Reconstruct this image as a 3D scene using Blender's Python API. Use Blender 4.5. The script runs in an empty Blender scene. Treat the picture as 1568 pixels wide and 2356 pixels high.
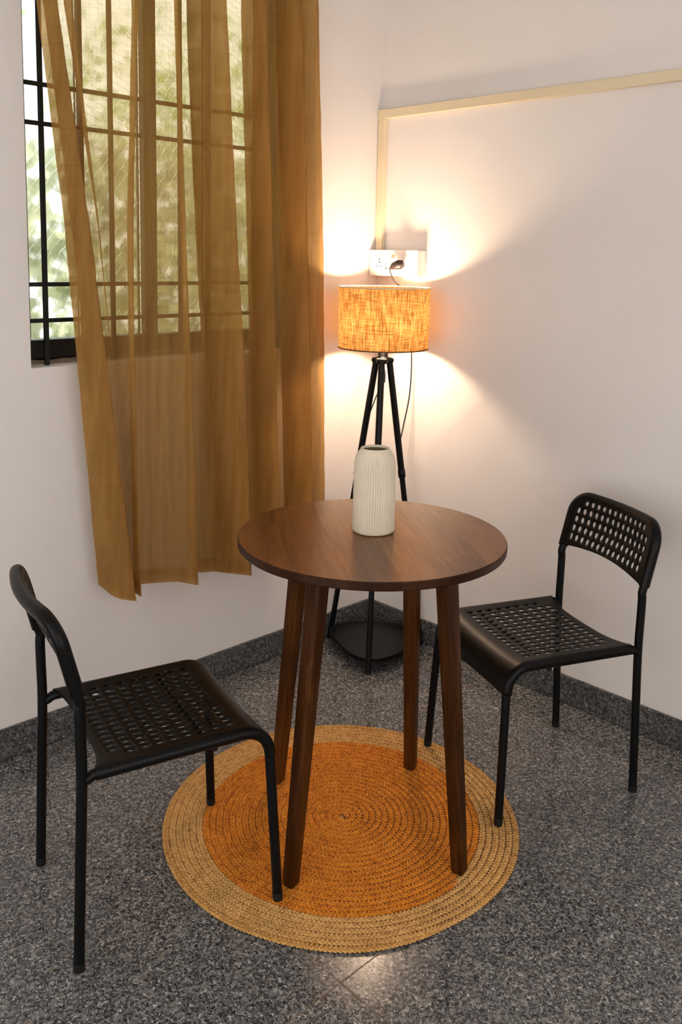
import bpy, bmesh, math, random
import numpy as np
from mathutils import Vector, Matrix

random.seed(7)
rng = np.random.default_rng(7)
PI = math.pi
SC = bpy.context.scene
COL = SC.collection

# ------------------------------------------------------------------ camera
cam_d = bpy.data.cameras.new('camera')
cam = bpy.data.objects.new('camera', cam_d)
COL.objects.link(cam)
CR = Vector((0.697309, 0.716502, 0.019629)).normalized()
CF = Vector((-0.707761, 0.692614, -0.139139)).normalized()
CU = CR.cross(CF).normalized()
M3 = Matrix((CR, CU, -CF)).transposed()
cam.matrix_world = Matrix.Translation((2.39108, -2.52412, 1.45608)) @ M3.to_4x4()
cam_d.sensor_fit = 'HORIZONTAL'
cam_d.sensor_width = 36.0
cam_d.lens = 2068.75 / 1568 * 36.0
cam_d.shift_y = -(1178 - 880.28) / 1568
cam_d.clip_start = 0.02
SC.camera = cam

# ------------------------------------------------------------------ world / exposure
W = bpy.data.worlds.new('overcast_sky')
SC.world = W
W.use_nodes = True
bg = W.node_tree.nodes['Background']
bg.inputs['Color'].default_value = (1.0, 0.98, 0.96, 1)
bg.inputs['Strength'].default_value = 1.0
sun_d = bpy.data.lights.new('sun', 'SUN')
sun_d.energy = 4.0
sun_d.color = (1.0, .90, .72)
sun_d.angle = math.radians(2.0)
sun = bpy.data.objects.new('sun', sun_d)
COL.objects.link(sun)
sun.rotation_euler = Vector((-.30, -.62, -.74)).to_track_quat('-Z', 'Y').to_euler()
vs = SC.view_settings
vs.view_transform = 'Standard'
vs.look = 'None'
vs.gamma = 1.0
vs.use_curve_mapping = False
vs.exposure = 1.42
LAMP_W = 35.0
SC.cycles.use_denoising = True
SC.cycles.max_bounces = 6
SC.cycles.diffuse_bounces = 3
SC.cycles.glossy_bounces = 3
SC.cycles.use_adaptive_sampling = True
SC.cycles.adaptive_threshold = .07
SC.cycles.adaptive_min_samples = 16
SC.cycles.transparent_max_bounces = 16
SC.cycles.sample_clamp_indirect = 6.0

# ------------------------------------------------------------------ material helpers
class NT:
    def __init__(s, name):
        s.m = bpy.data.materials.new(name)
        s.m.use_nodes = True
        s.t = s.m.node_tree
        s.t.nodes.clear()
        s.out = s.t.nodes.new('ShaderNodeOutputMaterial')
    def n(s, kind, props=None, **ins):
        nd = s.t.nodes.new(kind)
        for k, v in (props or {}).items():
            setattr(nd, k, v)
        for k, v in ins.items():
            key = k.replace('_', ' ')
            sock = nd.inputs[int(k[1:])] if (k[0] == 'i' and k[1:].isdigit()) else nd.inputs[key]
            if isinstance(v, bpy.types.NodeSocket):
                s.t.links.new(v, sock)
            else:
                sock.default_value = v
        return nd
    def link(s, a, b):
        s.t.links.new(a, b)
    def obj(s):
        return s.n('ShaderNodeTexCoord').outputs['Object']
    def mapping(s, vec, scale=(1, 1, 1), loc=(0, 0, 0), rot=(0, 0, 0)):
        return s.n('ShaderNodeMapping', None, Vector=vec, Scale=scale, Location=loc, Rotation=rot).outputs[0]
    def noise(s, vec, scale, detail=3, rough=.5, dist=0.0):
        return s.n('ShaderNodeTexNoise', None, Vector=vec, Scale=scale, Detail=detail, Roughness=rough, Distortion=dist).outputs['Fac']
    def ramp(s, fac, stops):
        nd = s.n('ShaderNodeValToRGB', None, Fac=fac)
        cr = nd.color_ramp
        while len(cr.elements) < len(stops):
            cr.elements.new(0.5)
        for e, (p, c) in zip(cr.elements, stops):
            e.position = p
            e.color = (*c, 1) if len(c) == 3 else c
        return nd.outputs['Color']
    def math(s, op, a, b=0.0, c=0.0):
        return s.n('ShaderNodeMath', {'operation': op}, i0=a, i1=b, i2=c).outputs[0]
    def mix(s, fac, a, b, mode='MIX'):
        nd = s.n('ShaderNodeMix', {'data_type': 'RGBA', 'blend_type': mode})
        for i, v in ((0, fac), (6, a), (7, b)):
            if isinstance(v, bpy.types.NodeSocket):
                s.link(v, nd.inputs[i])
            else:
                nd.inputs[i].default_value = v if i == 0 else ((*v, 1) if len(v) == 3 else v)
        return nd.outputs[2]
    def bump(s, h, strength=.3, dist=.002):
        return s.n('ShaderNodeBump', None, Height=h, Strength=strength, Distance=dist).outputs[0]
    def principled(s, **kw):
        nd = s.n('ShaderNodeBsdfPrincipled', None, **kw)
        s.link(nd.outputs[0], s.out.inputs[0])
        return nd
    def surf(s, sh):
        s.link(sh, s.out.inputs[0])

def c4(r, g, b): return (r, g, b, 1)

def mat_wall(name, col):
    t = NT(name)
    o = t.obj()
    n1 = t.noise(o, 3.0, 4)
    n2 = t.noise(o, 60.0, 3)
    c = t.ramp(n1, [(.3, tuple(x * .965 for x in col)), (.7, col)])
    b = t.bump(t.math('ADD', t.math('MULTIPLY', n1, 4.0), n2), .12, .0015)
    t.principled(Base_Color=c, Roughness=.62, Normal=b, Specular_IOR_Level=.35)
    return t.m

M = {}
M['wall'] = mat_wall('painted_wall', (.80, .745, .712))
M['ceiling'] = mat_wall('painted_ceiling', (.82, .80, .78))

def mat_granite(name, dark=1.0, rough=.16):
    t = NT(name)
    o = t.obj()
    wv = t.n('ShaderNodeTexNoise', None, Vector=o, Scale=48.0, Detail=2.0).outputs['Color']
    warp = t.n('ShaderNodeVectorMath', {'operation': 'SCALE'}, i0=wv)
    warp.inputs['Scale'].default_value = .028
    q = t.n('ShaderNodeVectorMath', {'operation': 'ADD'}, i0=o, i1=warp.outputs[0]).outputs[0]
    a = t.noise(q, 88.0, 2, .5, 1.2)
    ridge = t.math('ABSOLUTE', t.math('SUBTRACT', a, .5))
    worm = t.ramp(ridge, [(.010, (1, 1, 1)), (.035, (0, 0, 0))])
    gate = t.ramp(t.noise(o, 108.0, 2), [(.475, (0, 0, 0)), (.54, (1, 1, 1))])
    worm = t.mix(1.0, worm, gate, 'MULTIPLY')
    v = t.n('ShaderNodeTexVoronoi', {'feature': 'F1'}, Vector=t.mapping(q, (1.0, .55, 1.0), rot=(0, 0, .6)), Scale=155.0)
    fleck = t.ramp(v.outputs['Color'], [(.66, (0, 0, 0)), (.84, (1, 1, 1))])
    base = t.ramp(t.noise(q, 205.0, 3, .6), [(.36, (.014 * dark, .0145 * dark, .0165 * dark)), (.5, (.066 * dark, .067 * dark, .070 * dark)), (.62, (.20 * dark, .20 * dark, .205 * dark))])
    c = t.mix(t.math('MULTIPLY', t.n('ShaderNodeRGBToBW', None, Color=fleck).outputs[0], .55), base, (.30 * dark, .29 * dark, .28 * dark))
    c = t.mix(t.math('MULTIPLY', t.n('ShaderNodeRGBToBW', None, Color=worm).outputs[0], .95), c, (.62 * dark, .60 * dark, .57 * dark))
    warm = t.ramp(t.noise(o, 55.0, 1), [(.66, (0, 0, 0)), (.72, (1, 1, 1))])
    c = t.mix(t.math('MULTIPLY', t.n('ShaderNodeRGBToBW', None, Color=warm).outputs[0], .25), c, (.35 * dark, .25 * dark, .15 * dark))
    rg = t.ramp(t.noise(o, 5.0, 3), [(.3, (rough * .8,) * 3), (.75, (rough * 1.5,) * 3)])
    t.principled(Base_Color=c, Roughness=rg, Specular_IOR_Level=.34)
    return t.m
M['granite'] = mat_granite('polished_grey_granite', 1.0)
M['granite_skirting'] = mat_granite('grey_granite_skirting', .58, .34)

def mat_plain(name, col, rough=.5, spec=.5, metal=0.0, nscale=0, namp=.1, bump=0.0, bscale=300.0):
    t = NT(name)
    o = t.obj()
    c = c4(*col)
    kw = {}
    if nscale:
        c = t.ramp(t.noise(o, nscale, 4), [(.3, tuple(x * (1 - namp) for x in col)), (.7, tuple(min(1, x * (1 + namp)) for x in col))])
    if bump:
        kw['Normal'] = t.bump(t.noise(o, bscale, 2), bump, .0006)
    t.principled(Base_Color=c, Roughness=rough, Metallic=metal, Specular_IOR_Level=spec, **kw)
    return t.m
M['grout'] = mat_plain('brown_grout', (.30, .185, .10), .8, .2, 0, 40, .3)
M['black_plastic'] = mat_plain('satin_black_plastic', (.0036, .0033, .0032), .36, .16, 0, 0, 0, .15, 900)
M['black_metal'] = mat_plain('black_powder_coat', (.0036, .0036, .0038), .34, .17, 0, 0, 0, .1, 900)
M['black_rubber'] = mat_plain('black_rubber', (.006, .006, .006), .7, .3)
M['iron'] = mat_plain('black_painted_iron', (.006, .0065, .0065), .45, .35, 0, 60, .5, .2, 200)
M['white_plastic'] = mat_plain('white_plastic', (.80, .77, .72), .35, .5)
M['slot'] = mat_plain('dark_slot', (.02, .015, .012), .8, .2)
M['cream_pvc'] = mat_plain('cream_pvc', (.74, .62, .43), .4, .45, 0, 4, .05)
M['cord'] = mat_plain('black_cord', (.012, .010, .009), .5, .4)
M['plug'] = mat_plain('brown_black_plug', (.03, .02, .015), .4, .5)
M['ceramic'] = mat_plain('matte_cream_ceramic', (.74, .645, .50), .6, .35, 0, 25, .03, .05, 350)
M['ceramic_in'] = mat_plain('glazed_vase_inside', (.45, .37, .22), .5, .4)
M['cement'] = mat_plain('rough_cement', (.34, .27, .21), .95, .1, 0, 30, .3, .9, 80)
M['bark'] = mat_plain('bark', (.16, .10, .06), .9, .2, 0, 20, .3, .6, 60)

def mat_wood(name, c0, c1, c2, rough=.3, axis_scale=(1.2, 22, 22), coat=0.0, spec=.4):
    t = NT(name)
    o = t.obj()
    rnd = t.n('ShaderNodeObjectInfo').outputs['Random']
    off = t.n('ShaderNodeCombineXYZ', None, X=t.math('MULTIPLY', rnd, 17.0), Y=t.math('MULTIPLY', rnd, 5.0), Z=rnd).outputs[0]
    q = t.n('ShaderNodeVectorMath', {'operation': 'ADD'}, i0=o, i1=off).outputs[0]
    big = t.noise(t.mapping(q, (2.2, 9, 9)), 1.0, 3, .5, 1.2)
    fine = t.noise(t.mapping(q, axis_scale), 6.0, 5, .62, .8)
    pores = t.ramp(t.noise(t.mapping(q, (11, 130, 130)), 1.6, 3, .6, .6), [(.33, (1, 1, 1)), (.41, (0, 0, 0))])
    rings = t.noise(t.mapping(q, (1.3, 30, 30)), 1.0, 4, .6, 2.5)
    f = t.math('ADD', t.math('MULTIPLY', big, .45), t.math('ADD', t.math('MULTIPLY', fine, .4), t.math('MULTIPLY', rings, .18)))
    f = t.math('ADD', f, t.math('MULTIPLY', t.math('SUBTRACT', rnd, .5), .10))
    c = t.ramp(f, [(.34, c0), (.5, c1), (.68, c2)])
    c = t.mix(t.math('MULTIPLY', t.n('ShaderNodeRGBToBW', None, Color=pores).outputs[0], .55), c, tuple(x * .45 for x in c0))
    b = t.bump(t.math('ADD', fine, t.math('MULTIPLY', rings, .3)), .10, .001)
    t.principled(Base_Color=c, Roughness=rough, Normal=b, Specular_IOR_Level=spec, Coat_Weight=coat, Coat_Roughness=.3)
    return t.m
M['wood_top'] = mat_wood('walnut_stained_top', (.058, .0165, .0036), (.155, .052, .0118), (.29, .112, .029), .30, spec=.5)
M['wood_edge_shaded'] = mat_wood('walnut_stained_edge_shaded', (.012, .0035, .001), (.030, .0095, .0026), (.055, .019, .0055), .38, spec=.15)  # darker version of the top's wood: shade on the rim painted into the colour
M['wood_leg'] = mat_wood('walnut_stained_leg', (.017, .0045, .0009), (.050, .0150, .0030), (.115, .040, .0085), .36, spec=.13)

def mat_jute(name, c0, c1, c2):
    t = NT(name)
    o = t.obj()
    q = t.mapping(o, (1, 1, 1))
    n1 = t.noise(q, 330.0, 3, .6, .6)
    n2 = t.noise(q, 70.0, 2)
    n3 = t.noise(q, 9.0, 2)
    f = t.math('ADD', t.math('MULTIPLY', n1, .70), t.math('ADD', t.math('MULTIPLY', n2, .22), t.math('MULTIPLY', n3, .08)))
    c = t.ramp(f, [(.37, c0), (.47, c1), (.63, c2)])
    b = t.bump(n1, .6, .002)
    t.principled(Base_Color=c, Roughness=.85, Normal=b, Specular_IOR_Level=.2, Sheen_Weight=.1)
    return t.m
M['jute_orange'] = mat_jute('orange_jute', (.19, .042, .002), (.64, .185, .008), (.84, .33, .026))
M['jute_tan'] = mat_jute('natural_jute', (.25, .11, .028), (.62, .32, .092), (.84, .52, .20))
M['jute_edge'] = mat_jute('natural_jute_edge', (.25, .10, .022), (.56, .28, .072), (.78, .45, .15))

def mat_curtain():
    t = NT('sheer_ochre_linen')
    o = t.obj()
    v = t.noise(t.mapping(o, (1, 620, 9)), 1.0, 3, .6)
    h = t.noise(t.mapping(o, (1, 9, 620)), 1.0, 3, .6)
    w = t.math('ADD', t.math('MULTIPLY', v, .5), t.math('MULTIPLY', h, .5))
    slub = t.noise(t.mapping(o, (1, 60, 3)), 1.0, 3)
    col = t.ramp(t.math('ADD', t.math('MULTIPLY', w, .7), t.math('MULTIPLY', slub, .3)), [(.40, (.30, .158, .045)), (.60, (.52, .295, .098))])
    tl = t.n('ShaderNodeBsdfTranslucent', None, Color=t.mix(.5, col, (.70, .38, .11)))
    df = t.n('ShaderNodeBsdfDiffuse', None, Color=col)
    cloth = t.n('ShaderNodeMixShader', None, i0=.27, i1=df.outputs[0], i2=tl.outputs[0])
    tr = t.n('ShaderNodeBsdfTransparent', None, Color=c4(1.0, .90, .68))
    fac = t.ramp(w, [(.36, (.26,) * 3), (.64, (.42,) * 3)])
    fin = t.n('ShaderNodeMixShader', None, i0=fac, i1=cloth.outputs[0], i2=tr.outputs[0])
    t.surf(fin.outputs[0])
    return t.m
M['curtain'] = mat_curtain()

def mat_shade():
    t = NT('slubbed_jute_shade')
    o = t.obj()
    s = t.n('ShaderNodeSeparateXYZ', None, Vector=o)
    ang = t.math('MULTIPLY', t.math('ARCTAN2', s.outputs[1], s.outputs[0]), .16)
    q = t.n('ShaderNodeCombineXYZ', None, X=ang, Y=s.outputs[2]).outputs[0]
    vv = t.noise(t.mapping(q, (230, 16, 1)), 1.0, 3, .6, .5)
    hh = t.noise(t.mapping(q, (15, 230, 1)), 1.0, 3, .6, .5)
    slv = t.ramp(t.noise(t.mapping(q, (150, 14, 1)), 1.0, 2, .5, .3), [(.56, (0, 0, 0)), (.64, (1, 1, 1))])
    slh = t.ramp(t.noise(t.mapping(q, (12, 170, 1)), 1.0, 2, .5, .3), [(.63, (0, 0, 0)), (.70, (1, 1, 1))])
    f = t.math('ADD', t.math('MULTIPLY', vv, .6), t.math('MULTIPLY', hh, .4))
    c = t.ramp(f, [(.38, (.13, .050, .010)), (.5, (.255, .122, .034)), (.62, (.40, .225, .082))])
    sl = t.math('MAXIMUM', t.n('ShaderNodeRGBToBW', None, Color=slv).outputs[0], t.n('ShaderNodeRGBToBW', None, Color=slh).outputs[0])
    c = t.mix(t.math('MULTIPLY', sl, .6), c, (.055, .018, .004))
    tl = t.n('ShaderNodeBsdfTranslucent', None, Color=c)
    df = t.n('ShaderNodeBsdfDiffuse', None, Color=c)
    mx = t.n('ShaderNodeMixShader', None, i0=.45, i1=df.outputs[0], i2=tl.outputs[0])
    t.surf(mx.outputs[0])
    return t.m
M['shade'] = mat_shade()

def mat_glass():
    t = NT('patterned_obscure_glass')
    o = t.obj()
    q = t.n('ShaderNodeSeparateXYZ', None, Vector=o)
    p2 = t.n('ShaderNodeCombineXYZ', None, X=q.outputs[1], Y=q.outputs[2]).outputs[0]
    v = t.n('ShaderNodeTexVoronoi', {'voronoi_dimensions': '2D', 'feature': 'F1'}, Vector=t.mapping(p2, (34, 50, 1), rot=(0, 0, .5)), Scale=1.0, Randomness=.2).outputs['Distance']
    n = t.noise(p2, 18.0, 2)
    dome = t.math('SUBTRACT', 1.0, t.math('MULTIPLY', v, v))
    b = t.bump(t.math('ADD', dome, t.math('MULTIPLY', n, .3)), .85, .006)
    t.principled(Base_Color=c4(.93, .98, .95), Roughness=.085, IOR=1.3, Transmission_Weight=1.0, Normal=b)
    return t.m
M['glass'] = mat_glass()

def mat_leaf(name, a, b):
    t = NT(name)
    o = t.obj()
    c = t.ramp(t.noise(o, 7.0, 3), [(.3, a), (.7, b)])
    tl = t.n('ShaderNodeBsdfTranslucent', None, Color=c)
    df = t.n('ShaderNodeBsdfDiffuse', None, Color=c)
    mx = t.n('ShaderNodeMixShader', None, i0=.4, i1=df.outputs[0], i2=tl.outputs[0])
    t.surf(mx.outputs[0])
    return t.m
M['leaf'] = mat_leaf('fresh_leaf', (.20, .31, .09), (.40, .50, .18))
M['hedge'] = mat_leaf('hedge_leaf', (.33, .35, .24), (.52, .53, .40))
M['lawn'] = mat_plain('lawn_grass', (.30, .40, .12), .9, .1, 0, 6, .4, .5, 60)

tb = NT('lit_bulb')
tb.surf(tb.n('ShaderNodeEmission', None, Color=c4(1, .70, .38), Strength=30.0).outputs[0])
M['bulb'] = tb.m

# ------------------------------------------------------------------ mesh helpers
def link(name, verts, faces, mat, parent=None, smooth=False, loc=None):
    me = bpy.data.meshes.new(name)
    me.from_pydata([tuple(v) for v in verts], [], [tuple(f) for f in faces])
    me.update()
    if mat is not None:
        me.materials.append(M[mat] if isinstance(mat, str) else mat)
    if smooth:
        me.polygons.foreach_set('use_smooth', [True] * len(me.polygons))
    ob = bpy.data.objects.new(name, me)
    COL.objects.link(ob)
    if parent is not None:
        ob.parent = parent
    if loc is not None:
        ob.location = loc
    return ob

def empty(name, loc=(0, 0, 0), rz=0.0, parent=None):
    o = bpy.data.objects.new(name, None)
    o.empty_display_size = .05
    COL.objects.link(o)
    o.location = loc
    o.rotation_euler = (0, 0, rz)
    if parent is not None:
        o.parent = parent
    return o

def tag(o, label=None, cat=None, group=None, kind=None):
    if label: o['label'] = label
    if cat: o['category'] = cat
    if group: o['group'] = group
    if kind: o['kind'] = kind
    return o

def box_vf(x0, x1, y0, y1, z0, z1):
    v = [(x0, y0, z0), (x1, y0, z0), (x1, y1, z0), (x0, y1, z0), (x0, y0, z1), (x1, y0, z1), (x1, y1, z1), (x0, y1, z1)]
    f = [(0, 3, 2, 1), (4, 5, 6, 7), (0, 1, 5, 4), (1, 2, 6, 5), (2, 3, 7, 6), (3, 0, 4, 7)]
    return v, f

def join_vf(parts):
    V, F = [], []
    for v, f in parts:
        k = len(V)
        V += list(v)
        F += [tuple(i + k for i in q) for q in f]
    return V, F

def bevel(ob, w, seg=2, angle=40):
    m = ob.modifiers.new('bevel', 'BEVEL')
    m.width = w
    m.segments = seg
    m.limit_method = 'ANGLE'
    m.angle_limit = math.radians(angle)
    return ob

def box(name, dims, mat, parent=None, bev=0.0, smooth=False):
    v, f = box_vf(*dims)
    o = link(name, v, f, mat, parent, smooth)
    if bev: bevel(o, bev)
    return o

def circle_prof(n, rx=1.0, ry=1.0):
    return [(rx * math.cos(2 * PI * i / n), ry * math.sin(2 * PI * i / n)) for i in range(n)]

def sweep_vf(path, radii, n=12, prof=None, closed=False, up=Vector((0, 0, 1)), caps=True):
    pts = [Vector(p) for p in path]
    N = len(pts)
    if not hasattr(radii, '__len__'): radii = [radii] * N
    prof = prof or circle_prof(n)
    n = len(prof)
    V, F = [], []
    T0 = (pts[1] - pts[0]).normalized()
    a = up if abs(T0.dot(up)) < .95 else Vector((1, 0, 0))
    U = (a - T0 * a.dot(T0)).normalized()
    for i in range(N):
        if closed: T = (pts[(i + 1) % N] - pts[i - 1]).normalized()
        elif i == 0: T = T0
        elif i == N - 1: T = (pts[-1] - pts[-2]).normalized()
        else: T = ((pts[i + 1] - pts[i]).normalized() + (pts[i] - pts[i - 1]).normalized()).normalized()
        U = (U - T * U.dot(T)).normalized()
        B = T.cross(U)
        for (p, q) in prof:
            V.append(tuple(pts[i] + (U * p + B * q) * radii[i]))
    rngi = N if closed else N - 1
    for i in range(rngi):
        for j in range(n):
            a0 = i * n + j; a1 = i * n + (j + 1) % n
            b0 = ((i + 1) % N) * n + j; b1 = ((i + 1) % N) * n + (j + 1) % n
            F.append((a0, a1, b1, b0))
    if caps and not closed:
        F.append(tuple(reversed(range(n))))
        F.append(tuple(range((N - 1) * n, N * n)))
    return V, F

def tube(name, path, radii, mat, parent=None, n=12, **kw):
    v, f = sweep_vf(path, radii, n, **kw)
    o = link(name, v, f, mat, parent, True)
    m = o.modifiers.new('edge_split', 'EDGE_SPLIT')
    m.split_angle = math.radians(50)
    return o

def lathe_vf(prof, n=48, centre=(0, 0)):
    V, F = [], []
    for (r, z) in prof:
        for j in range(n):
            a = 2 * PI * j / n
            V.append((centre[0] + r * math.cos(a), centre[1] + r * math.sin(a), z))
    for i in range(len(prof) - 1):
        for j in range(n):
            F.append((i * n + j, i * n + (j + 1) % n, (i + 1) * n + (j + 1) % n, (i + 1) * n + j))
    return V, F

def smooth_path(pts, sub=8):
    P = [Vector(p) for p in pts]
    out = []
    for i in range(len(P) - 1):
        p0 = P[i - 1] if i else P[i] * 2 - P[i + 1]
        p3 = P[i + 2] if i + 2 < len(P) else P[i + 1] * 2 - P[i]
        for k in range(sub):
            t = k / sub
            out.append(.5 * ((2 * P[i]) + (-p0 + P[i + 1]) * t + (2 * p0 - 5 * P[i] + 4 * P[i + 1] - p3) * t * t + (-p0 + 3 * P[i] - 3 * P[i + 1] + p3) * t ** 3))
    out.append(P[-1])
    return out

# ------------------------------------------------------------------ setting: floor
XR, YR, ZC = 4.0, -4.2, 2.8
v, f = box_vf(0, XR, YR, 0, -.05, -.0010)
floor = tag(link('floor', v, f, 'grout'), 'polished dark grey granite tile floor with thin brown joints', kind='structure')
xs = [-.58, .026, .632, 1.240, 1.846, 2.452, 3.058, 3.664, 4.27]
ys = [.45, -.155, -.760, -1.365, -1.970, -2.575, -3.180, -3.785, -4.39]
g = .0011
for i in range(len(xs) - 1):
    for j in range(len(ys) - 1):
        x0, x1 = max(xs[i] + g, 0), min(xs[i + 1] - g, XR)
        y0, y1 = max(ys[j + 1] + g, YR), min(ys[j] - g, 0)
        if x1 - x0 < .002 or y1 - y0 < .002: continue
        bevel(link('floor_tile', *box_vf(x0, x1, y0, y1, -.0009, 0), 'granite', floor), .0004, 1)

# ------------------------------------------------------------------ setting: walls
WY0, WY1, WZ0, WZ1 = -1.398, -.425, 1.128, 2.48      # window opening in the left wall
wl = join_vf([box_vf(-.2, 0, YR, WY0, -.05, ZC), box_vf(-.2, 0, WY1, .2, -.05, ZC),
              box_vf(-.2, 0, WY0, WY1, -.05, WZ0), box_vf(-.2, 0, WY0, WY1, WZ1, ZC)])
bm = bmesh.new()
me = bpy.data.meshes.new('tmp'); me.from_pydata(wl[0], [], wl[1]); bm.from_mesh(me)
bmesh.ops.remove_doubles(bm, verts=bm.verts, dist=1e-5)
seen = {}
for fc in bm.faces:
    seen.setdefault(tuple(round(c, 4) for c in fc.calc_center_median()), []).append(fc)
bmesh.ops.delete(bm, geom=[x for l in seen.values() if len(l) > 1 for x in l], context='FACES_ONLY')
me2 = bpy.data.meshes.new('wall_left'); bm.to_mesh(me2); bm.free(); me2.materials.append(M['wall'])
wall_left = bpy.data.objects.new('wall_left', me2); COL.objects.link(wall_left)
tag(wall_left, 'white painted wall with window opening left of the corner', kind='structure')
tag(box('wall_right', (0, XR, 0, .2, -.05, ZC), 'wall'), 'white painted wall right of the corner behind the lamp', kind='structure')
tag(box('ceiling', (-.2, XR, YR, .2, ZC, ZC + .15), 'ceiling'), 'plain white ceiling above the room', kind='structure')
tag(link('wall_back', *join_vf([box_vf(0, .6, YR - .2, YR, 0, ZC), box_vf(3.2, XR, YR - .2, YR, 0, ZC), box_vf(.6, 3.2, YR - .2, YR, 2.3, ZC)]), 'wall'), 'white painted wall with a wide balcony opening behind the camera', kind='structure')
tag(link('wall_side', *join_vf([box_vf(XR, XR + .2, YR - .2, -3.6, -.05, ZC), box_vf(XR, XR + .2, -.9, .2, -.05, ZC), box_vf(XR, XR + .2, -3.6, -.9, -.05, .4), box_vf(XR, XR + .2, -3.6, -.9, 2.4, ZC)]), 'wall'), 'white painted wall with a wide opening opposite the window', kind='structure')
HB, TB = .0944, .0122
tag(bevel(link('baseboard_left', *box_vf(0, TB, YR, 0, .002, HB), 'granite_skirting'), .002), 'grey granite skirting along the window wall', kind='structure')
tag(bevel(link('baseboard_right', *box_vf(TB, XR, -TB, 0, .002, HB), 'granite_skirting'), .002), 'grey granite skirting along the right wall', kind='structure')
# cement lip behind the window bars
nb = 40
lipV, lipF = [], []
for i in range(nb + 1):
    y = WY0 + (WY1 - WY0) * i / nb
    hz = .006 + .010 * random.random()
    xx = -.070 + .012 * (random.random() - .5)
    for (x, z) in ((-.135, WZ0), (-.135, WZ0 + hz + .006), (xx - .02, WZ0 + hz), (xx, WZ0)):
        lipV.append((x, y, z))
for i in range(nb):
    for j in range(3):
        lipF.append((i * 4 + j, i * 4 + j + 1, i * 4 + 5 + j, i * 4 + 4 + j))
tag(link('trim_1', lipV, lipF, 'cement', None, True), 'rough cement lip on the window sill', kind='structure')

# ------------------------------------------------------------------ window
win = tag(empty('window_1', (-.13, (WY0 + WY1) / 2, WZ0)), 'black metal window with four panes of patterned glass', kind='structure')
wloc = win.location.copy()
def wbox(name, x0, x1, y0, y1, z0, z1, mat, bev=.002, par=win):
    return box(name, (x0 - wloc.x, x1 - wloc.x, y0 - wloc.y, y1 - wloc.y, z0 - wloc.z, z1 - wloc.z), mat, par, bev)
wbox('bottom_rail', -.16, -.10, WY0, WY1, WZ0 + .012, 1.196, 'iron')
wbox('top_rail', -.16, -.10, WY0, WY1, WZ1 - .06, WZ1, 'iron')
ed = [WY0, -1.167, -.938, -.705, WY1]
wbox('jamb', -.16, -.10, WY0, WY0 + .05, 1.196, WZ1 - .06, 'iron')
wbox('jamb', -.16, -.10, WY1 - .05, WY1, 1.196, WZ1 - .06, 'iron')
wbox('mullion', -.155, -.105, -.938 - .023, -.938 + .023, 1.196, WZ1 - .06, 'iron')
for y in (-1.167, -.705):
    wbox('glazing_bar', -.15, -.115, y - .007, y + .007, 1.196, WZ1 - .06, 'iron', .001)
for k in range(4):
    a = ed[k] + (.05 if k == 0 else .008 if k in (1, 3) else .024)
    b = ed[k + 1] - (.05 if k == 3 else .008 if k in (0, 2) else .024)
    wbox('pane', -.1355, -.1305, a, b, 1.197, WZ1 - .061, 'glass', 0)

gr = tag(empty('window_grille', (-.05, (WY0 + WY1) / 2, WZ0)), 'black iron bar grille set in front of the patterned window', 'grille')
gl = gr.location.copy()
for y in (-1.326, -1.109, -.865, -.566):
    v, f = box_vf(-.006, .006, y - gl.y - .0065, y - gl.y + .0065, -.003, WZ1 - gl.z)
    bevel(link('grille_bar', v, f, 'iron', gr), .0015, 1)
for z in (1.257, 1.360, 1.806, 1.912, 2.30):
    v, f = box_vf(-.0045, .0075, WY0 - gl.y, WY1 - gl.y, z - gl.z - .006, z - gl.z + .006)
    bevel(link('grille_bar', v, f, 'iron', gr), .0015, 1)

# ------------------------------------------------------------------ outdoors
lawn = tag(link('lawn', *box_vf(-14, -.2, -12, 12, -.5, -.35), 'lawn'), 'short green lawn outside the window', 'lawn', kind='structure')
def leaves_vf(n, centre, rad, size, seed, shell=.0):
    r = np.random.default_rng(seed)
    V, F = [], []
    for i in range(n):
        d = r.normal(size=3); d /= np.linalg.norm(d)
        rr = (shell + (1 - shell) * r.random() ** .5)
        c = np.array(centre) + d * rr * np.array(rad)
        a = r.normal(size=3); a /= np.linalg.norm(a)
        b = np.cross(a, r.normal(size=3)); b /= np.linalg.norm(b)
        nn = np.cross(a, b)
        s = size * (.7 + .6 * r.random())
        k = len(V)
        V += [tuple(c - a * s), tuple(c - a * s * .2 + b * s * .38 + nn * s * .08), tuple(c + a * s), tuple(c - a * s * .2 - b * s * .38 + nn * s * .08)]
        F.append((k, k + 1, k + 2, k + 3))
    return V, F
def tree(name, label, base, h, crown, size, n, seed, mat):
    e = tag(empty(name, base), label, 'tree', 'plants outside the window')
    lean = (.12 * math.sin(seed), .1 * math.cos(seed))
    tube('trunk', smooth_path([(0, 0, -.02), (lean[0] * .5, lean[1] * .5, h * .45), (lean[0], lean[1], h)], 6), list(np.linspace(.06, .025, 13)), 'bark', e, 8)
    for k in range(4):
        a = seed + k * 1.7
        tube('branch', smooth_path([(lean[0] * .7, lean[1] * .7, h * .65), (lean[0] + .3 * math.cos(a), lean[1] + .3 * math.sin(a), h * .85), (lean[0] + .55 * math.cos(a), lean[1] + .55 * math.sin(a), h * 1.05)], 4), list(np.linspace(.02, .006, 9)), 'bark', e, 6)
    v, f = leaves_vf(n, (lean[0], lean[1], h + .1), crown, size, seed)
    o = link('foliage', v, f, mat, e); o['kind'] = 'stuff'
    return e
tree('leafy_tree', 'bright green leafy tree seen through the glass left of the curtain', (-1.9, -1.5, -.35), 2.9, (.6, 1.25, .45), .055, 520, 3, 'leaf')
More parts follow.
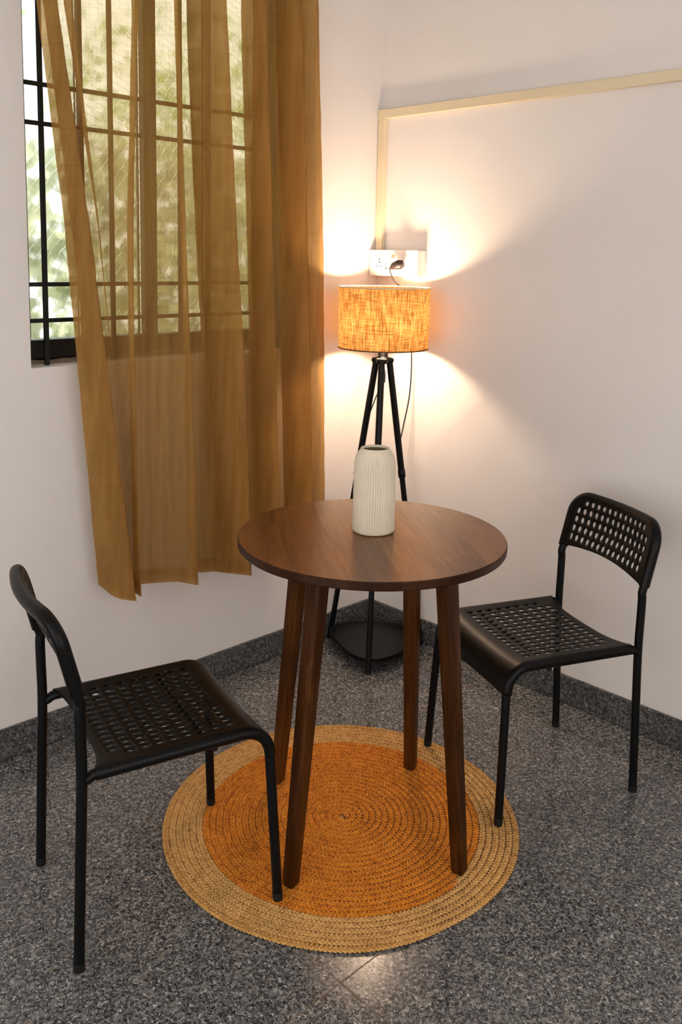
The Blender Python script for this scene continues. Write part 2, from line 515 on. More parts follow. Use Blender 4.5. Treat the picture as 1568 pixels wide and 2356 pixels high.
tree('slender_tree', 'pale green tree blurred behind the patterned glass and curtain', (-5.6, 3.2, -.35), 3.3, (1.0, 2.0, 1.0), .09, 620, 5, 'leaf')
hedge = tag(empty('garden_hedge', (-3.6, 1.2, -.35)), 'green garden hedge blurred behind the patterned glass', 'hedge')
for y in (-1.6, 0, 1.6):
    tube('stem', [(0, y, -.02), (.02, y + .01, .3), (0, y, .7)], [.03, .025, .015], 'bark', hedge, 6)
v, f = leaves_vf(6000, (0, 0, 1.2), (.6, 3.2, 1.55), .10, 21, .3)
o = link('foliage', v, f, 'hedge', hedge); o['kind'] = 'stuff'

# ------------------------------------------------------------------ curtain
# fold lines: (y at heights, depth from the wall); heights listed from hem to rod
ZK = np.array([.40, 1.05, 1.5, 2.1, 2.46])
def fold(ys_, x): return (np.array(ys_), x)
FOLDS = [
    ([-1.252, -1.302, -1.335, -1.402, -1.425], [.085, .09, .09, .09, .08]),    # leading edge
    ([-1.215, -1.265, -1.304, -1.378, -1.400], [.125, .12, .12, .11, .10]),
    ([-1.153, -1.224, -1.276, -1.355, -1.380], [.135, .13, .125, .115, .10]),  # flap ridge
    ([-1.200, -1.268, -1.308, -1.376, -1.396], [.085, .08, .075, .075, .07]),    # behind the flap
    ([-1.152, -1.205, -1.245, -1.318, -1.345], [.095, .10, .11, .125, .11]),
    ([-1.148, -1.188, -1.225, -1.305, -1.330], [.090, .09, .085, .075, .07]),
    ([-1.132, -1.146, -1.142, -1.120, -1.120], [.128, .125, .12, .11, .10]),   # ridge 2
    ([-1.128, -1.138, -1.135, -1.112, -1.112], [.078, .085, .08, .08, .07]),
    ([-1.060, -1.075, -1.080, -1.070, -1.070], [.082, .08, .08, .07, .07]),
    ([-.985, -1.000, -1.015, -1.020, -1.020], [.100, .09, .09, .085, .08]),
    ([-.929, -.946, -.964, -.976, -.985], [.130, .125, .12, .11, .10]),        # ridge 3
    ([-.922, -.937, -.952, -.963, -.972], [.074, .08, .08, .075, .07]),
    ([-.860, -.870, -.880, -.890, -.895], [.078, .075, .07, .066, .066]),
    ([-.780, -.800, -.825, -.845, -.850], [.096, .09, .09, .085, .08]),
    ([-.718, -.746, -.775, -.802, -.815], [.132, .13, .125, .115, .10]),       # ridge 4
    ([-.815, -.848, -.876, -.905, -.915], [.076, .076, .076, .075, .072]),
    ([-.800, -.832, -.860, -.890, -.900], [.063, .063, .063, .062, .06]),
    ([-.670, -.690, -.705, -.725, -.735], [.082, .07, .07, .07, .07]),
    ([-.585, -.611, -.627, -.647, -.655], [.126, .125, .12, .11, .10]),        # ridge 5
    ([-.640, -.665, -.682, -.702, -.710], [.077, .077, .077, .075, .072]),
    ([-.625, -.650, -.668, -.690, -.698], [.063, .063, .063, .062, .06]),
    ([-.530, -.550, -.560, -.580, -.590], [.070, .07, .07, .07, .07]),
    ([-.440, -.460, -.475, -.500, -.510], [.128, .125, .12, .115, .10]),       # ridge 6
    ([-.500, -.522, -.540, -.568, -.578], [.077, .077, .077, .075, .072]),
    ([-.486, -.510, -.528, -.556, -.566], [.063, .063, .063, .062, .06]),
    ([-.395, -.415, -.425, -.450, -.455], [.112, .11, .105, .10, .09]),
    ([-.347, -.364, -.381, -.407, -.415], [.100, .10, .10, .095, .09]),        # right edge
]
NZ, SUB = 90, 7
zt = np.concatenate([np.linspace(0, 1, NZ)])
def curtain_pt_rows(z):
    P = []
    for (yy, xx) in FOLDS:
        x = np.interp(z, ZK, np.array(xx))
        x2 = max(.030, .100 + (x - .100) * 1.9)
        P.append((x2, np.interp(z, ZK, np.array(yy)) - .62 * (x2 - x), 0))
    return P
hemK = {0: .478, 2: .436, 6: .440, 10: .428, 14: .408, 18: .41, 26: .41}
hem_at = lambda i: np.interp(i, sorted(hemK), [hemK[k] for k in sorted(hemK)])
def crow(z_nom, t):
    """one row of the cloth; t=0 at the hem, 1 at the rod"""
    pts = smooth_path(curtain_pt_rows(z_nom), SUB)
    out = []
    for k, q in enumerate(pts):
        i = k / SUB
        h = hem_at(i)
        z = h + (2.46 - h) * t
        wr = .0007 * math.sin(z * 31 + i * 2.1) * math.sin(z * 7 + i) + .0005 * math.sin(z * 55 - i * 4.0)
        amp = 1.0 + 2.0 * max(0.0, 1 - abs(i - 1.3) / 1.6) + 1.6 * max(0.0, 1 - abs(i - 25) / 1.2)
        sway = .002 * math.sin(z * 3.2 + i * .8)
        out.append((q.x + wr * amp + sway, q.y + .0004 * math.sin(z * 17 + i * 1.3), z))
    return out
rows = [crow(.40 + (2.46 - .40) * t, t) for t in zt]
nc = len(rows[0])
cz = Vector((.09, -.85, .41))
V = [tuple(Vector(q) - cz) for rw in rows for q in rw]
F = [(i * nc + j, i * nc + j + 1, (i + 1) * nc + j + 1, (i + 1) * nc + j) for i in range(NZ - 1) for j in range(nc - 1)]
curtain = link('curtain', V, F, 'curtain', None, True, cz)
tag(curtain, 'sheer ochre linen curtain with vertical folds hanging over the window', 'curtain')
# second layer of cloth: bottom hem and the leading-edge hem
hr = [crow(.40 + (2.46 - .40) * t, t) for t in np.linspace(0.0008, .0235, 5)]
V = [tuple(Vector(q) - cz + Vector((-.0016, 0, 0))) for rw in hr for q in rw]
F = [(i * nc + j, i * nc + j + 1, (i + 1) * nc + j + 1, (i + 1) * nc + j) for i in range(4) for j in range(nc - 1)]
tag(link('bottom_hem', V, F, 'curtain', curtain, True), 'doubled darker hem band')
ne = 2 * SUB + 1
V = [tuple(Vector(q) - cz + Vector((-.0016, 0, 0))) for rw in rows[2:] for q in rw[:ne]]
F = [(i * ne + j, i * ne + j + 1, (i + 1) * ne + j + 1, (i + 1) * ne + j) for i in range(NZ - 3) for j in range(ne - 1)]
link('side_hem', V, F, 'curtain', curtain, True)
ne = 2 * SUB + 1
V = [tuple(Vector(q) - cz + Vector((-.0016, 0, 0))) for rw in rows[2:] for q in rw[-ne:]]
F = [(i * ne + j, i * ne + j + 1, (i + 1) * ne + j + 1, (i + 1) * ne + j) for i in range(NZ - 3) for j in range(ne - 1)]
link('side_hem', V, F, 'curtain', curtain, True)
rod = tube('curtain_rod', [Vector((.09, y, 2.465)) - cz for y in (-1.52, -1.0, -.6, -.3)], .011, 'black_metal', curtain, 14)
for y in (-1.48, -.33):
    tube('rod_bracket', [Vector((0.0, y, 2.44)) - cz, Vector((.05, y, 2.44)) - cz, Vector((.09, y, 2.455)) - cz], .006, 'black_metal', curtain, 8)

# ------------------------------------------------------------------ braided rug
RC, RR, RIN = (.857, -.9845), .4585, .3585
rug = tag(empty('round_rug', (RC[0], RC[1], 0)), 'round braided jute rug, orange centre with natural tan border, under the table', 'rug')
NT_, SP = 27, RR / 27.4
v, f = lathe_vf([(0.0001, .0024), (.30, .0024), (RR - .014, .0024), (RR - .012, .0005)], 64)
link('backing', v, f, 'jute_tan', rug, True)
def braid_turn(k):
    """turn k of the spiral: three strands plaited flat"""
    V, F = [], []
    th0, th1 = 2 * PI * k, 2 * PI * (k + 1) + .05
    rm = SP * (k + .75)
    pitch = .030
    steps = max(24, int(2 * PI * rm / .0034))
    th = np.linspace(th0, th1, steps)
    ph = SP * (th ** 2) / (4 * PI) / pitch * 2 * PI * (1 + .0)
    R0 = SP * (th / (2 * PI)) + SP * .5
    wob = 1 + .0022 * np.sin(th * 3 + 1.0) + .0015 * np.sin(th * 7)
    R0 = R0 * wob
    fade = np.ones_like(th)
    if k == NT_ - 1:
        t_ = np.clip((th - (th1 - .8)) / .8, 0, 1); t_ = t_ * t_ * (3 - 2 * t_)
        R0 = R0 - SP * .95 * t_; fade = 1 - .75 * t_
    ns = 6
    for s in range(3):
        p = ph + 2 * PI * s / 3
        lat = .0050 * fade * np.sin(p) + .0005 * np.sin(p * 3.3 + s)
        hz = .0052 + .0017 * fade * np.sin(2 * p) + .0004 * np.sin(th * 11 + k)
        cx, cy = (R0 + lat) * np.cos(th), (R0 + lat) * np.sin(th)
        b = len(V)
        for q in range(ns):
            a = 2 * PI * q / ns
            dr, dz = .0044 * math.cos(a) * fade, .0030 * math.sin(a) * fade
            V += list(zip(cx + dr * np.cos(th), cy + dr * np.sin(th), np.maximum(hz + dz, .0008)))
        for q in range(ns):
            q2 = (q + 1) % ns
            F += [(b + q * steps + i, b + q * steps + i + 1, b + q2 * steps + i + 1, b + q2 * steps + i) for i in range(steps - 1)]
    return V, F
for k in range(NT_):
    rk = SP * (k + 1)
    v, f = braid_turn(k)
    link('braid_row', v, f, 'jute_orange' if rk < RIN else ('jute_edge' if k >= NT_ - 1 else 'jute_tan'), rug, True)

# ------------------------------------------------------------------ round table
TC, TR, TH, TT = Vector((.9167, -.9647, 0)), .3295, .7783, .021
table = tag(empty('round_table', (TC.x, TC.y, .0103)), 'round dark-stained wooden table on four splayed legs', 'table')
ga = math.radians(-35)
nP = 6
for k in range(nP):
    d0, d1 = -TR + 2 * TR * k / nP, -TR + 2 * TR * (k + 1) / nP
    gap = .00012
    d0 += gap; d1 -= gap
    outline = []
    m = 26
    a0 = math.acos(max(-1, min(1, -d0 / TR))) if k else 0.0
    # right side from d0 up to d1, then left side back
    def xr(d): return math.sqrt(max(0, TR * TR - d * d))
    t0, t1 = math.asin(max(-1, d0 / TR)), math.asin(min(1, d1 / TR))
    for i in range(m + 1):
        a = t0 + (t1 - t0) * i / m
        outline.append((TR * math.cos(a), TR * math.sin(a)))
    for i in range(m + 1):
        a = t1 + (t0 - t1) * i / m
        outline.append((-TR * math.cos(a), TR * math.sin(a)))
    n = len(outline)
    lv = [(0.0, TH - TT, .994), (0, TH - TT + .003, 1.0), (0, TH - .003, 1.0), (0, TH, .9945)]
    V, F = [], []
    for (_, z, s) in lv:
        for (x, y) in outline:
            y2 = y if abs(y) < TR * .97 else y * s
            V.append((math.copysign(math.sqrt(max(0.0, (TR * s) ** 2 - y2 * y2)), x), y2, z - .0103))
    for i in range(len(lv) - 1):
        for j in range(n):
            F.append((i * n + j, i * n + (j + 1) % n, (i + 1) * n + (j + 1) % n, (i + 1) * n + j))
    F.append(tuple(reversed(range(n)))); F.append(tuple(range((len(lv) - 1) * n, len(lv) * n)))
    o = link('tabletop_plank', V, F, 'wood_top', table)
    o.data.materials.append(M['wood_edge_shaded'])
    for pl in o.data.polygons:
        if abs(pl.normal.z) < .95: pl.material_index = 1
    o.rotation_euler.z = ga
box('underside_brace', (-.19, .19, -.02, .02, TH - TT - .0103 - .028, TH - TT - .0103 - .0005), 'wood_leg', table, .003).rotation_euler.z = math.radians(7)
box('underside_brace', (-.19, .19, -.02, .02, TH - TT - .0103 - .0565, TH - TT - .0103 - .0285), 'wood_leg', table, .003).rotation_euler.z = math.radians(-80)
def sq_prof(ch=.42):
    a, b = 1.0, ch
    pts = []
    for sx, sy in ((1, -1), (1, 1), (-1, 1), (-1, -1)):
        pass
    base = [(1, -.62), (1, .62), (.95, .82), (.82, .95), (.62, 1), (-.62, 1), (-.82, .95), (-.95, .82), (-1, .62), (-1, -.62), (-.95, -.82), (-.82, -.95), (-.62, -1), (.62, -1), (.82, -.95), (.95, -.82)]
    return base
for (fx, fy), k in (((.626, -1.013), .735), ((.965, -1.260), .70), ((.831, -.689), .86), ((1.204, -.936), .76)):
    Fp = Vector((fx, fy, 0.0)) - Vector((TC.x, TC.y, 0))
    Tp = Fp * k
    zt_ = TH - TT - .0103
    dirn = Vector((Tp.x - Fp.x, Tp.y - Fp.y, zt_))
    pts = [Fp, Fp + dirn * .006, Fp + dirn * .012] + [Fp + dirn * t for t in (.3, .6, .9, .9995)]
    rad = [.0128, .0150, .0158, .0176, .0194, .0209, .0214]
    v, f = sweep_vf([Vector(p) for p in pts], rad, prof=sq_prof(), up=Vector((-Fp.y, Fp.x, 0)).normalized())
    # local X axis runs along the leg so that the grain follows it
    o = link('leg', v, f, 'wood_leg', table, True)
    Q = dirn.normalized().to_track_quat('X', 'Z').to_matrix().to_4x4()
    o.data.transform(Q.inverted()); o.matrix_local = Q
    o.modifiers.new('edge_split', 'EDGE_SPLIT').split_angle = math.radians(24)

# ------------------------------------------------------------------ vase
vz = TH + .0003
vase = tag(empty('ribbed_vase', (.898, -.940, vz)), 'cream ceramic vase with vertical ribs standing on the table', 'vase')
prof = [(.044, 0), (.0505, .0015), (.0525, .005), (.0526, .03), (.0524, .09), (.0518, .15), (.0512, .175), (.0490, .188), (.0450, .1975), (.0400, .2040), (.0368, .2070)]
NV, RIBS = 400, 50
V, F = [], []
cum = []
fine = []
for i in range(len(prof) - 1):
    for k in range(4):
        t = k / 4
        fine.append((prof[i][0] * (1 - t) + prof[i + 1][0] * t, prof[i][1] * (1 - t) + prof[i + 1][1] * t))
fine.append(prof[-1])
for (r_, z) in fine:
    amp = .0026 * min(1, max(0, (z - .004) / .01)) * min(1, max(0, (.203 - z) / .02))
    for j in range(NV):
        a = 2 * PI * j / NV
        s = abs(math.sin(a * RIBS / 2))
        rr = r_ - amp * (1 - s) ** 2.6
        V.append((rr * math.cos(a), rr * math.sin(a), z))
for i in range(len(fine) - 1):
    for j in range(NV):
        F.append((i * NV + j, i * NV + (j + 1) % NV, (i + 1) * NV + (j + 1) % NV, (i + 1) * NV + j))
F.append(tuple(reversed(range(NV))))
link('body', V, F, 'ceramic', vase, True)
v, f = lathe_vf([(.0368, .2070), (.0362, .2105), (.0345, .2120), (.0325, .2108), (.0318, .2060)], 64)
link('rim', v, f, 'ceramic', vase, True)
v, f = lathe_vf([(.0318, .2060), (.040, .198), (.046, .18), (.047, .02), (.0001, .012)], 48)
link('inside', v, f, 'ceramic_in', vase, True)

# ------------------------------------------------------------------ chairs
def perf_sheet(us_m0, cols, us_m1, vs_m0, rows_, vs_m1, pu, pv, hu, hv, mapf, drop=()):
    """lattice sheet with a grid of oval holes; margins are lists of offsets outside the hole grid"""
    ua, va = -cols * pu / 2, 0.0
    ul = [ua + m for m in us_m0] + [ua + pu * i / 4 for i in range(cols * 4 + 1)] + [-ua + m for m in us_m1]
    vl = [va + m for m in vs_m0] + [va + pv * i / 4 for i in range(rows_ * 4 + 1)] + [va + pv * rows_ + m for m in vs_m1]
    nu0, nv0 = len(us_m0), len(vs_m0)
    V, F, idx = [], [], {}
    def vid(i, j):
        if (i, j) not in idx:
            idx[(i, j)] = len(V); V.append(mapf(ul[i], vl[j]))
        return idx[(i, j)]
    holes = {(c, r) for c in range(cols) for r in range(rows_)} - set(drop)
    skip = set()
    for (c, r) in holes:
        i0, j0 = nu0 + c * 4, nv0 + r * 4
        for a in range(4):
            for b in range(4): skip.add((i0 + a, j0 + b))
        ring = [(i0 + a, j0) for a in range(4)] + [(i0 + 4, j0 + a) for a in range(4)] + [(i0 + 4 - a, j0 + 4) for a in range(4)] + [(i0, j0 + 4 - a) for a in range(4)]
        cu, cv = ul[i0 + 2], vl[j0 + 2]
        inner = []
        for k in range(16):
            a = -3 * PI / 4 + 2 * PI * k / 16
            # rounded slot: straight flanks, round ends
            cu_, sv_ = math.cos(a), math.sin(a)
            inner.append(len(V))
            V.append(mapf(cu + hu / 2 * cu_, cv + (hv / 2) * sv_))
        for k in range(16):
            o0, o1 = vid(*ring[k]), vid(*ring[(k + 1) % 16])
            F.append((o0, o1, inner[(k + 1) % 16], inner[k]))
    for i in range(len(ul) - 1):
        for j in range(len(vl) - 1):
            if (i, j) in skip: continue
            F.append((vid(i, j), vid(i + 1, j), vid(i + 1, j + 1), vid(i, j + 1)))
    return V, F

RT, RS = .0112, .0142
WT = .184
ZS = .420                       # rail centre height
def rail_path(s):
    """seat rail: straight from the rear, then bends down. returns (y, z, ny, nz, extra half width)"""
    L1, Rb, amax = .318, .062, math.radians(83)
    y0 = .052
    if s <= L1: return (y0 + s, ZS - .006 * s / L1, 0.0, 1.0, 0.0)
    zb = ZS - .006
    a = min((s - L1) / Rb, amax)
    y, z = y0 + L1 + Rb * math.sin(a), zb - Rb * (1 - math.cos(a))
    if s > L1 + Rb * amax:
        e = s - L1 - Rb * amax
        y += math.cos(amax) * e; z -= math.sin(amax) * e
    return (y, z, math.sin(a), math.cos(a), .019 * (zb - z) / zb)
S_END = .318 + .062 * math.radians(83) + .012
PU, PV = .0231, .0315
NCS, NRS = 14, 9
def seat_map(u, v):
    s = v + .034
    if v < 0:                                     # concave rear edge
        e = (abs(u) / WT)
        m = .016 + .020 * min(1.0, e) ** 4
        s = .034 + v * m / .034 if v >= -.034 else 0
    y, z, ny, nz, ex = rail_path(max(s, -.004))
    w = WT + ex
    if abs(u) <= WT:
        x = u * w / WT
        q = 1 - (abs(u) / WT) ** 2.4
        fl = max(0.0, min(1.0, 1 - (s - .30) / .1))
        n = RS - .0103 * q * (.35 + .65 * fl)
    else:
        a = (abs(u) - WT) / RS
        x = math.copysign(w + RS * math.sin(a), u)
        n = RS * math.cos(a)
    return (x, y + ny * n, z + nz * n)
um = [-.0223 - RS * a for a in (2.5, 2.0, 1.5, 1.0, .5)] + [-.0223, -.015, -.007]
um1 = [-x for x in reversed(um)]
v_front = S_END - .034 - PV * NRS
vm1 = [v_front * t for t in (.08, .16, .26, .36, .46, .56, .66, .76, .86, .94, 1.0)]
seatV, seatF = perf_sheet(um, NCS, um1, [-.034, -.026, -.018, -.009], NRS, vm1, PU, PV, .0114, .0168, seat_map, {(0, 0), (13, 0)})

ZB0, ZTOP = .598, .7535          # backrest rim centre line
def back_axis(z):
    """y of the rear posts' centre line at height z (bends backwards above the seat)"""
    if z < .575: return .0235 * min(1, z / .41) + .002 * max(0, (z - .41) / .165)
    return .0275 - .044 * (z - .575) / (.768 - .575) - .0
def bow(u, z):
    t = max(0, min(1, (z - .56) / .12))
    return -.026 * t * (1 - min(1, (abs(u) / WT)) ** 2)
BH = ZTOP - ZB0
PVB = .0262
def back_map(u, v):
    # v: 0 at the lowest hole row, upwards
    vv = v + .022
    if v < 0:
        m = .022 - .018 * (1 - min(1, (abs(u) / WT)) ** 2)
        vv = .022 + v * m / .022
    R = .055
    cu, cv = WT - R, BH - R
    x, y = abs(u), vv
    if x > cu and y > cv:
        a, b = min(1, (x - cu) / R), min(1, (y - cv) / R)
        x, y = cu + R * a * math.sqrt(1 - b * b / 2), cv + R * b * math.sqrt(1 - a * a / 2)
    z = ZB0 + y
    X = math.copysign(x, u)
    return (X, back_axis(z) + bow(X, z) + .0128, z)
bm0 = [-.0223, -.015, -.007]
vtop = BH - .022 - PVB * 5
backV, backF = perf_sheet(bm0, 14, [-x for x in reversed(bm0)], [-.022, -.015, -.007], 5, [max(.0005, vtop) * t for t in (.5, 1.0)], PU, PVB, .0125, .0172, back_map, {(0, 4), (13, 4)})

rim_path = []
for k in range(8):
    z = ZB0 - .004 + (BH - .055 + .004) * k / 7
    rim_path.append((-WT, z))
for k in range(1, 9):
    a = PI - PI / 2 * k / 8
    rim_path.append((-(WT - .055) + .055 * math.cos(a), ZTOP - .055 + .055 * math.sin(a)))
for k in range(1, 12):
    rim_path.append((-(WT - .055) + 2 * (WT - .055) * k / 11, ZTOP))
for k in range(1, 9):
    a = PI / 2 - PI / 2 * k / 8
    rim_path.append(((WT - .055) + .055 * math.cos(a), ZTOP - .055 + .055 * math.sin(a)))
for k in range(1, 8):
    z = ZTOP - .055 - (BH - .055 + .004) * k / 7
    rim_path.append((WT, z))
rim3 = [Vector((x, back_axis(z) + bow(x, z), z)) for (x, z) in rim_path]

def make_chair(loc, th, label):
    # local: +y forward, x to the chair's right-hand side seen from the front
    ch = tag(empty('dining_chair', loc, th - PI / 2), label, 'chair', 'black perforated chairs')
    ch.rotation_euler = (Matrix.Rotation(th - PI / 2, 3, 'Z') @ Matrix.Rotation(math.atan2(.0103, .441), 3, 'X')).to_euler()
    so = link('seat', seatV, seatF, 'black_plastic', ch, True)
    m = so.modifiers.new('solid', 'SOLIDIFY'); m.thickness = .0026; m.offset = -1
    m.use_even_offset = False
    bk = link('backrest', backV, backF, 'black_plastic', ch, True)
    m = bk.modifiers.new('solid', 'SOLIDIFY'); m.thickness = .003; m.offset = 0
    tube('backrest_rim', rim3, .0148, 'black_plastic', bk, 14)
    for s in (-1, 1):
        # rear post
        zz = [.006, .1, .25, .41, .50, .56, .575, .59, .61, .64]
        pts = smooth_path([(s * WT, back_axis(z), z) for z in zz], 3)
        rl = tube('leg', pts, RT, 'black_metal', ch, 14)
        tube('foot_cap', [(s * WT, back_axis(0), 0), (s * WT, back_axis(.004), .004), (s * WT, back_axis(.02), .02)], [.0105, .0116, .0116], 'black_rubber', rl, 14)
        # front leg with seat rail
        pts = [(s * WT, .0235, ZS - .012), (s * WT, .034, ZS - .008), (s * WT, .046, ZS - .001)]
        for k in range(22):
            y, z, _, _, ex = rail_path(S_END * k / 21)
            pts.append((s * (WT + ex), y, z))
        y1, z1 = pts[-1][1], pts[-1][2]
        for t in (.12, .4, .7, 1.0):
            z = z1 + (.006 - z1) * t
            pts.append((s * (WT + .019 * (ZS - z) / ZS), y1 + (.441 - y1) * t, z))
        fl = tube('leg', pts, [.0085, .0105] + [RT] * (len(pts) - 2), 'black_metal', ch, 14)
        tube('foot_cap', [(s * (WT + .019), .441, 0), (s * (WT + .0189), .4409, .004), (s * (WT + .0182), .4405, .02)], [.0105, .0116, .0116], 'black_rubber', fl, 14)
        tube('stacking_bumper', [(s * (WT - .002), .305, ZS - .009), (s * (WT - .002), .305, ZS - .024), (s * (WT - .002), .305, ZS - .027)], [.0075, .0075, .005], 'black_rubber', ch, 12)
    tube('crossbar', smooth_path([(-WT, .30, ZS - .006), (-WT + .03, .30, ZS - .022), (0, .30, ZS - .024), (WT - .03, .30, ZS - .022), (WT, .30, ZS - .006)], 5), .007, 'black_metal', ch, 10)
    return ch
make_chair((.6745, -1.6884, 0), math.radians(75.61), 'black perforated plastic chair at the left, standing in front of the curtain and window wall')
make_chair((1.1455, -.2345, 0), math.radians(246.88), 'black perforated plastic chair on the right against the right wall, facing the table')

# ------------------------------------------------------------------ tripod floor lamp
LC = Vector((.216, -.190, 0))
lamp = tag(empty('floor_lamp', LC), 'lit tripod floor lamp with jute drum shade and black legs in the corner', 'lamp')
feet = [Vector((.020, -.238, 0)) - LC, Vector((.331, -.347, 0)) - LC, Vector((.292, -.022, 0)) - LC]
HUBZ = 1.096
for q in feet:
    d = Vector((q.x, q.y, 0)).normalized()
    top = d * .026 + Vector((0, 0, HUBZ - .004))
    q0 = Vector((q.x, q.y, .003))
    dv = top - q0
    lg = tube('leg', [q0, q0 + dv * .3, q0 + dv * .622], [.0105, .0105, .0105], 'black_metal', lamp, 12)
    tube('leg_upper_section', [q0 + dv * .618, q0 + dv * .8, q0 + dv], .0122, 'black_metal', lg, 12)
    tube('leg_joint', [q0 + dv * .600, q0 + dv * .604, q0 + dv * .626, q0 + dv * .63], [.0115, .0142, .0142, .0115], 'black_metal', lg, 12)
    sd = Vector((-d.y, d.x, 0))
    tube('pivot_bolt', [top + sd * -.019, top + sd * -.017, top + sd * .017, top + sd * .019], [.008, .0105, .0105, .008], 'black_metal', lamp, 12)
v, f = lathe_vf([(.0001, HUBZ - .014), (.016, HUBZ - .014), (.024, HUBZ - .008), (.026, HUBZ + .004), (.022, HUBZ + .008), (.018, HUBZ + .010), (.018, HUBZ + .05), (.0001, HUBZ + .05)], 28)
link('hub', v, f, 'black_metal', lamp, True)
# cord dropping out of the lamp holder, with its inline switch
tube('stem', [(0, 0, HUBZ - .012), (.004, .004, HUBZ - .06), (.004, .004, HUBZ - .085)], [.007, .0065, .005], 'black_metal', lamp, 10)
# shelf: rounded triangle near the floor
SZ = .050
out = []
corner = [math.atan2(q.y, q.x) for q in feet]
n = 96
for j in range(n):
    a = 2 * PI * j / n - PI
    best = min(abs((a - c + PI) % (2 * PI) - PI) for c in corner)
    r_ = .152 + .040 * (0.5 + 0.5 * math.cos(best * 3)) ** 1.3 - .006
    out.append((r_ * math.cos(a), r_ * math.sin(a)))
lv = [(SZ - .012, .985), (SZ - .009, 1.0), (SZ + .003, 1.0), (SZ + .004, .985), (SZ, .965)]
V = [(x * s, y * s, z) for (z, s) in lv for (x, y) in out]
F = [(i * n + j, i * n + (j + 1) % n, (i + 1) * n + (j + 1) % n, (i + 1) * n + j) for i in range(len(lv) - 1) for j in range(n)]
F += [tuple(reversed(range(n))), tuple(range((len(lv) - 1) * n, len(lv) * n))]
shelf = link('shelf', V, F, 'black_metal', lamp)
# shade
SR, SZ0, SZ1 = .1620, 1.137, 1.351
v, f = lathe_vf([(SR * .985, SZ0), (SR * .990, SZ0 + .07), (SR * .995, SZ0 + .15), (SR, SZ1)], 96)
shade = link('lamp_shade', v, f, 'shade', lamp, True)
for z, r_, sc_ in ((SZ0, SR * .985, 1), (SZ1, SR, 1)):
    tube('shade_ring', [(r_ * math.cos(a), r_ * math.sin(a), z) for a in np.linspace(0, 2 * PI, 73)[:-1]], .0024, mat_plain('brown_tape', (.16, .08, .03), .7, .2) if z == SZ0 else 'cream_pvc', shade, 8, closed=True)
for k in range(3):
    a = k * 2 * PI / 3 + .4
    tube('shade_spoke', [(.014 * math.cos(a), .014 * math.sin(a), HUBZ + .055), (SR * .985 * math.cos(a), SR * .985 * math.sin(a), SZ0 + .002)], .0018, 'black_metal', shade, 6)
BZ = 1.245
tube('bulb_holder', [(0, 0, HUBZ + .05), (0, 0, HUBZ + .052), (0, 0, HUBZ + .10)], [.012, .018, .018], 'white_plastic', lamp, 18)
v, f = lathe_vf([(.0001, BZ + .035), (.014, BZ + .032), (.025, BZ + .022), (.030, BZ), (.026, BZ - .020), (.017, BZ - .038), (.015, BZ - .052)], 24)
bulb = link('bulb', v, f, 'bulb', lamp, True)
ld = bpy.data.lights.new('lamp_light', 'POINT')
ld.energy = LAMP_W
ld.color = (1.0, .745, .53)
ld.shadow_soft_size = .034
lo = bpy.data.objects.new('lamp_light', ld); COL.objects.link(lo)
lo.parent = lamp; lo.location = (0, 0, BZ)
# the bulb mesh encloses the point light
bulb.visible_shadow = True

# power cord from the lamp up to the socket
def W2L(p): return Vector(p) - LC
plugp = Vector((.165, -.083, 1.427))
cord = tube('power_cord', [W2L(q) for q in smooth_path([(plugp.x - .016, plugp.y - .001, plugp.z - .008), (.137, -.080, 1.410), (.137, -.055, 1.37), (.160, -.028, 1.33), (.185, -.016, 1.22), (.200, -.016, 1.08), (.204, -.026, .95), (.205, -.055, .84), (.222, -.095, .76), (.246, -.114, .70)], 8)], .0026, 'cord', lamp, 8)
tube('plug', [W2L(plugp + Vector((-.020, -.003, -.011))), W2L(plugp + Vector((-.008, 0, -.003))), W2L(plugp + Vector((.010, .008, .003))), W2L(plugp + Vector((.022, .014, .003))), W2L(plugp + Vector((.024, .018, .002)))], [.005, .0135, .018, .016, .010], 'plug', cord, 14)
tube('inline_cord', [W2L(q) for q in smooth_path([(.220, -.186, HUBZ - .08), (.205, -.190, .99), (.180, -.200, .92), (.153, -.205, .85)], 8)], .0022, 'cord', lamp, 8)

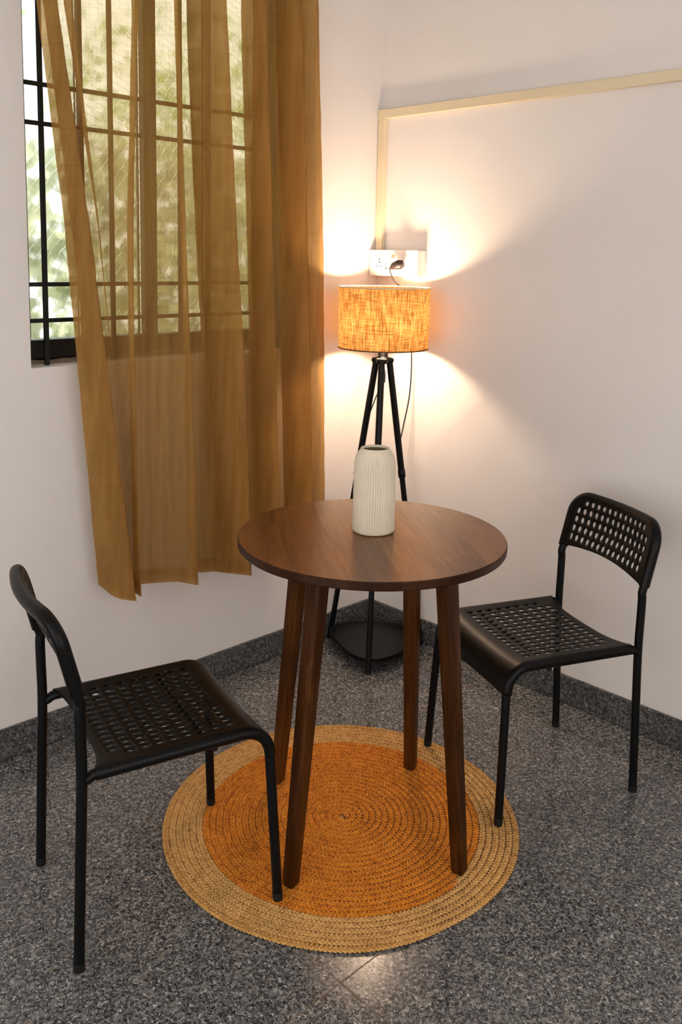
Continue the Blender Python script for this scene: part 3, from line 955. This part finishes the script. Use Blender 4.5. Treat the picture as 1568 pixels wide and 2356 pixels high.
# ------------------------------------------------------------------ socket box
sb = tag(empty('socket_box', (.005, 0, 1.3885)), 'white surface-mounted switch and socket box on the corner wall above the lamp', 'socket box')
bw, bh, bd = .237, .093, .05
bevel(box('back_box', (0, bw, -bd + .008, 0, 0, bh), 'white_plastic', sb), .002)
fp = bevel(box('faceplate', (-.0015, bw + .0015, -bd, -bd + .0078, -.0015, bh + .0015), 'white_plastic', sb), .0025)
def onface(name, x0, x1, z0, z1, d0, d1, mat, par=fp, bev=.0008):
    return box(name, (x0, x1, -bd - d1, -bd - d0, z0, z1), mat, par, bev)
onface('socket_plate', .030, .075, .018, .074, 0, .0016, 'white_plastic')
onface('switch', .108, .134, .026, .066, 0, .004, 'white_plastic', fp, .0015)
onface('indicator_light', .112, .127, .071, .0765, 0, .0012, mat_plain('amber_indicator', (.55, .30, .08), .3, .5))
onface('socket_plate', .140, .190, .016, .076, 0, .0016, 'white_plastic')
for (x, z, r_) in ((.052, .060, .0030), (.052, .049, .0030), (.043, .034, .0024), (.061, .034, .0024), (.086, .027, .0032), (.084, .042, .002), (.168, .056, .003), (.158, .036, .0024), (.178, .036, .0024)):
    pl = .0017 if x < .08 or x > .14 else .0001
    tube('pin_hole', [(x, -bd - pl + .0003, z), (x, -bd - pl - .0004, z)], r_, 'slot', fp, 12)
tube('screw', [(.224, -bd + .0002, .047), (.224, -bd - .0012, .047)], .003, 'cream_pvc', fp, 12)

# ------------------------------------------------------------------ cable conduit
cd_ = tag(empty('cable_conduit', (.020, 0, 1.482)), 'cream plastic cable conduit running up the corner and along the right wall', 'conduit')
cl = cd_.location.copy()
bevel(box('vertical_trunking', (.003 - cl.x, .035 - cl.x, -.020, -.0004, 1.483 - cl.z, 1.962 - cl.z), 'cream_pvc', cd_), .0012)
bevel(box('horizontal_trunking', (.038 - cl.x, XR - .02 - cl.x, -.020, -.0004, 1.965 - cl.z, 1.997 - cl.z), 'cream_pvc', cd_), .0012)
v = [(.002, 1.9625), (.0365, 1.9625), (.0365, 1.9985), (.002, 1.9985)]
box('corner_joint', (.0015 - cl.x, .0375 - cl.x, -.0215, -.0004, 1.9625 - cl.z, 1.9985 - cl.z), 'cream_pvc', cd_, .0015)
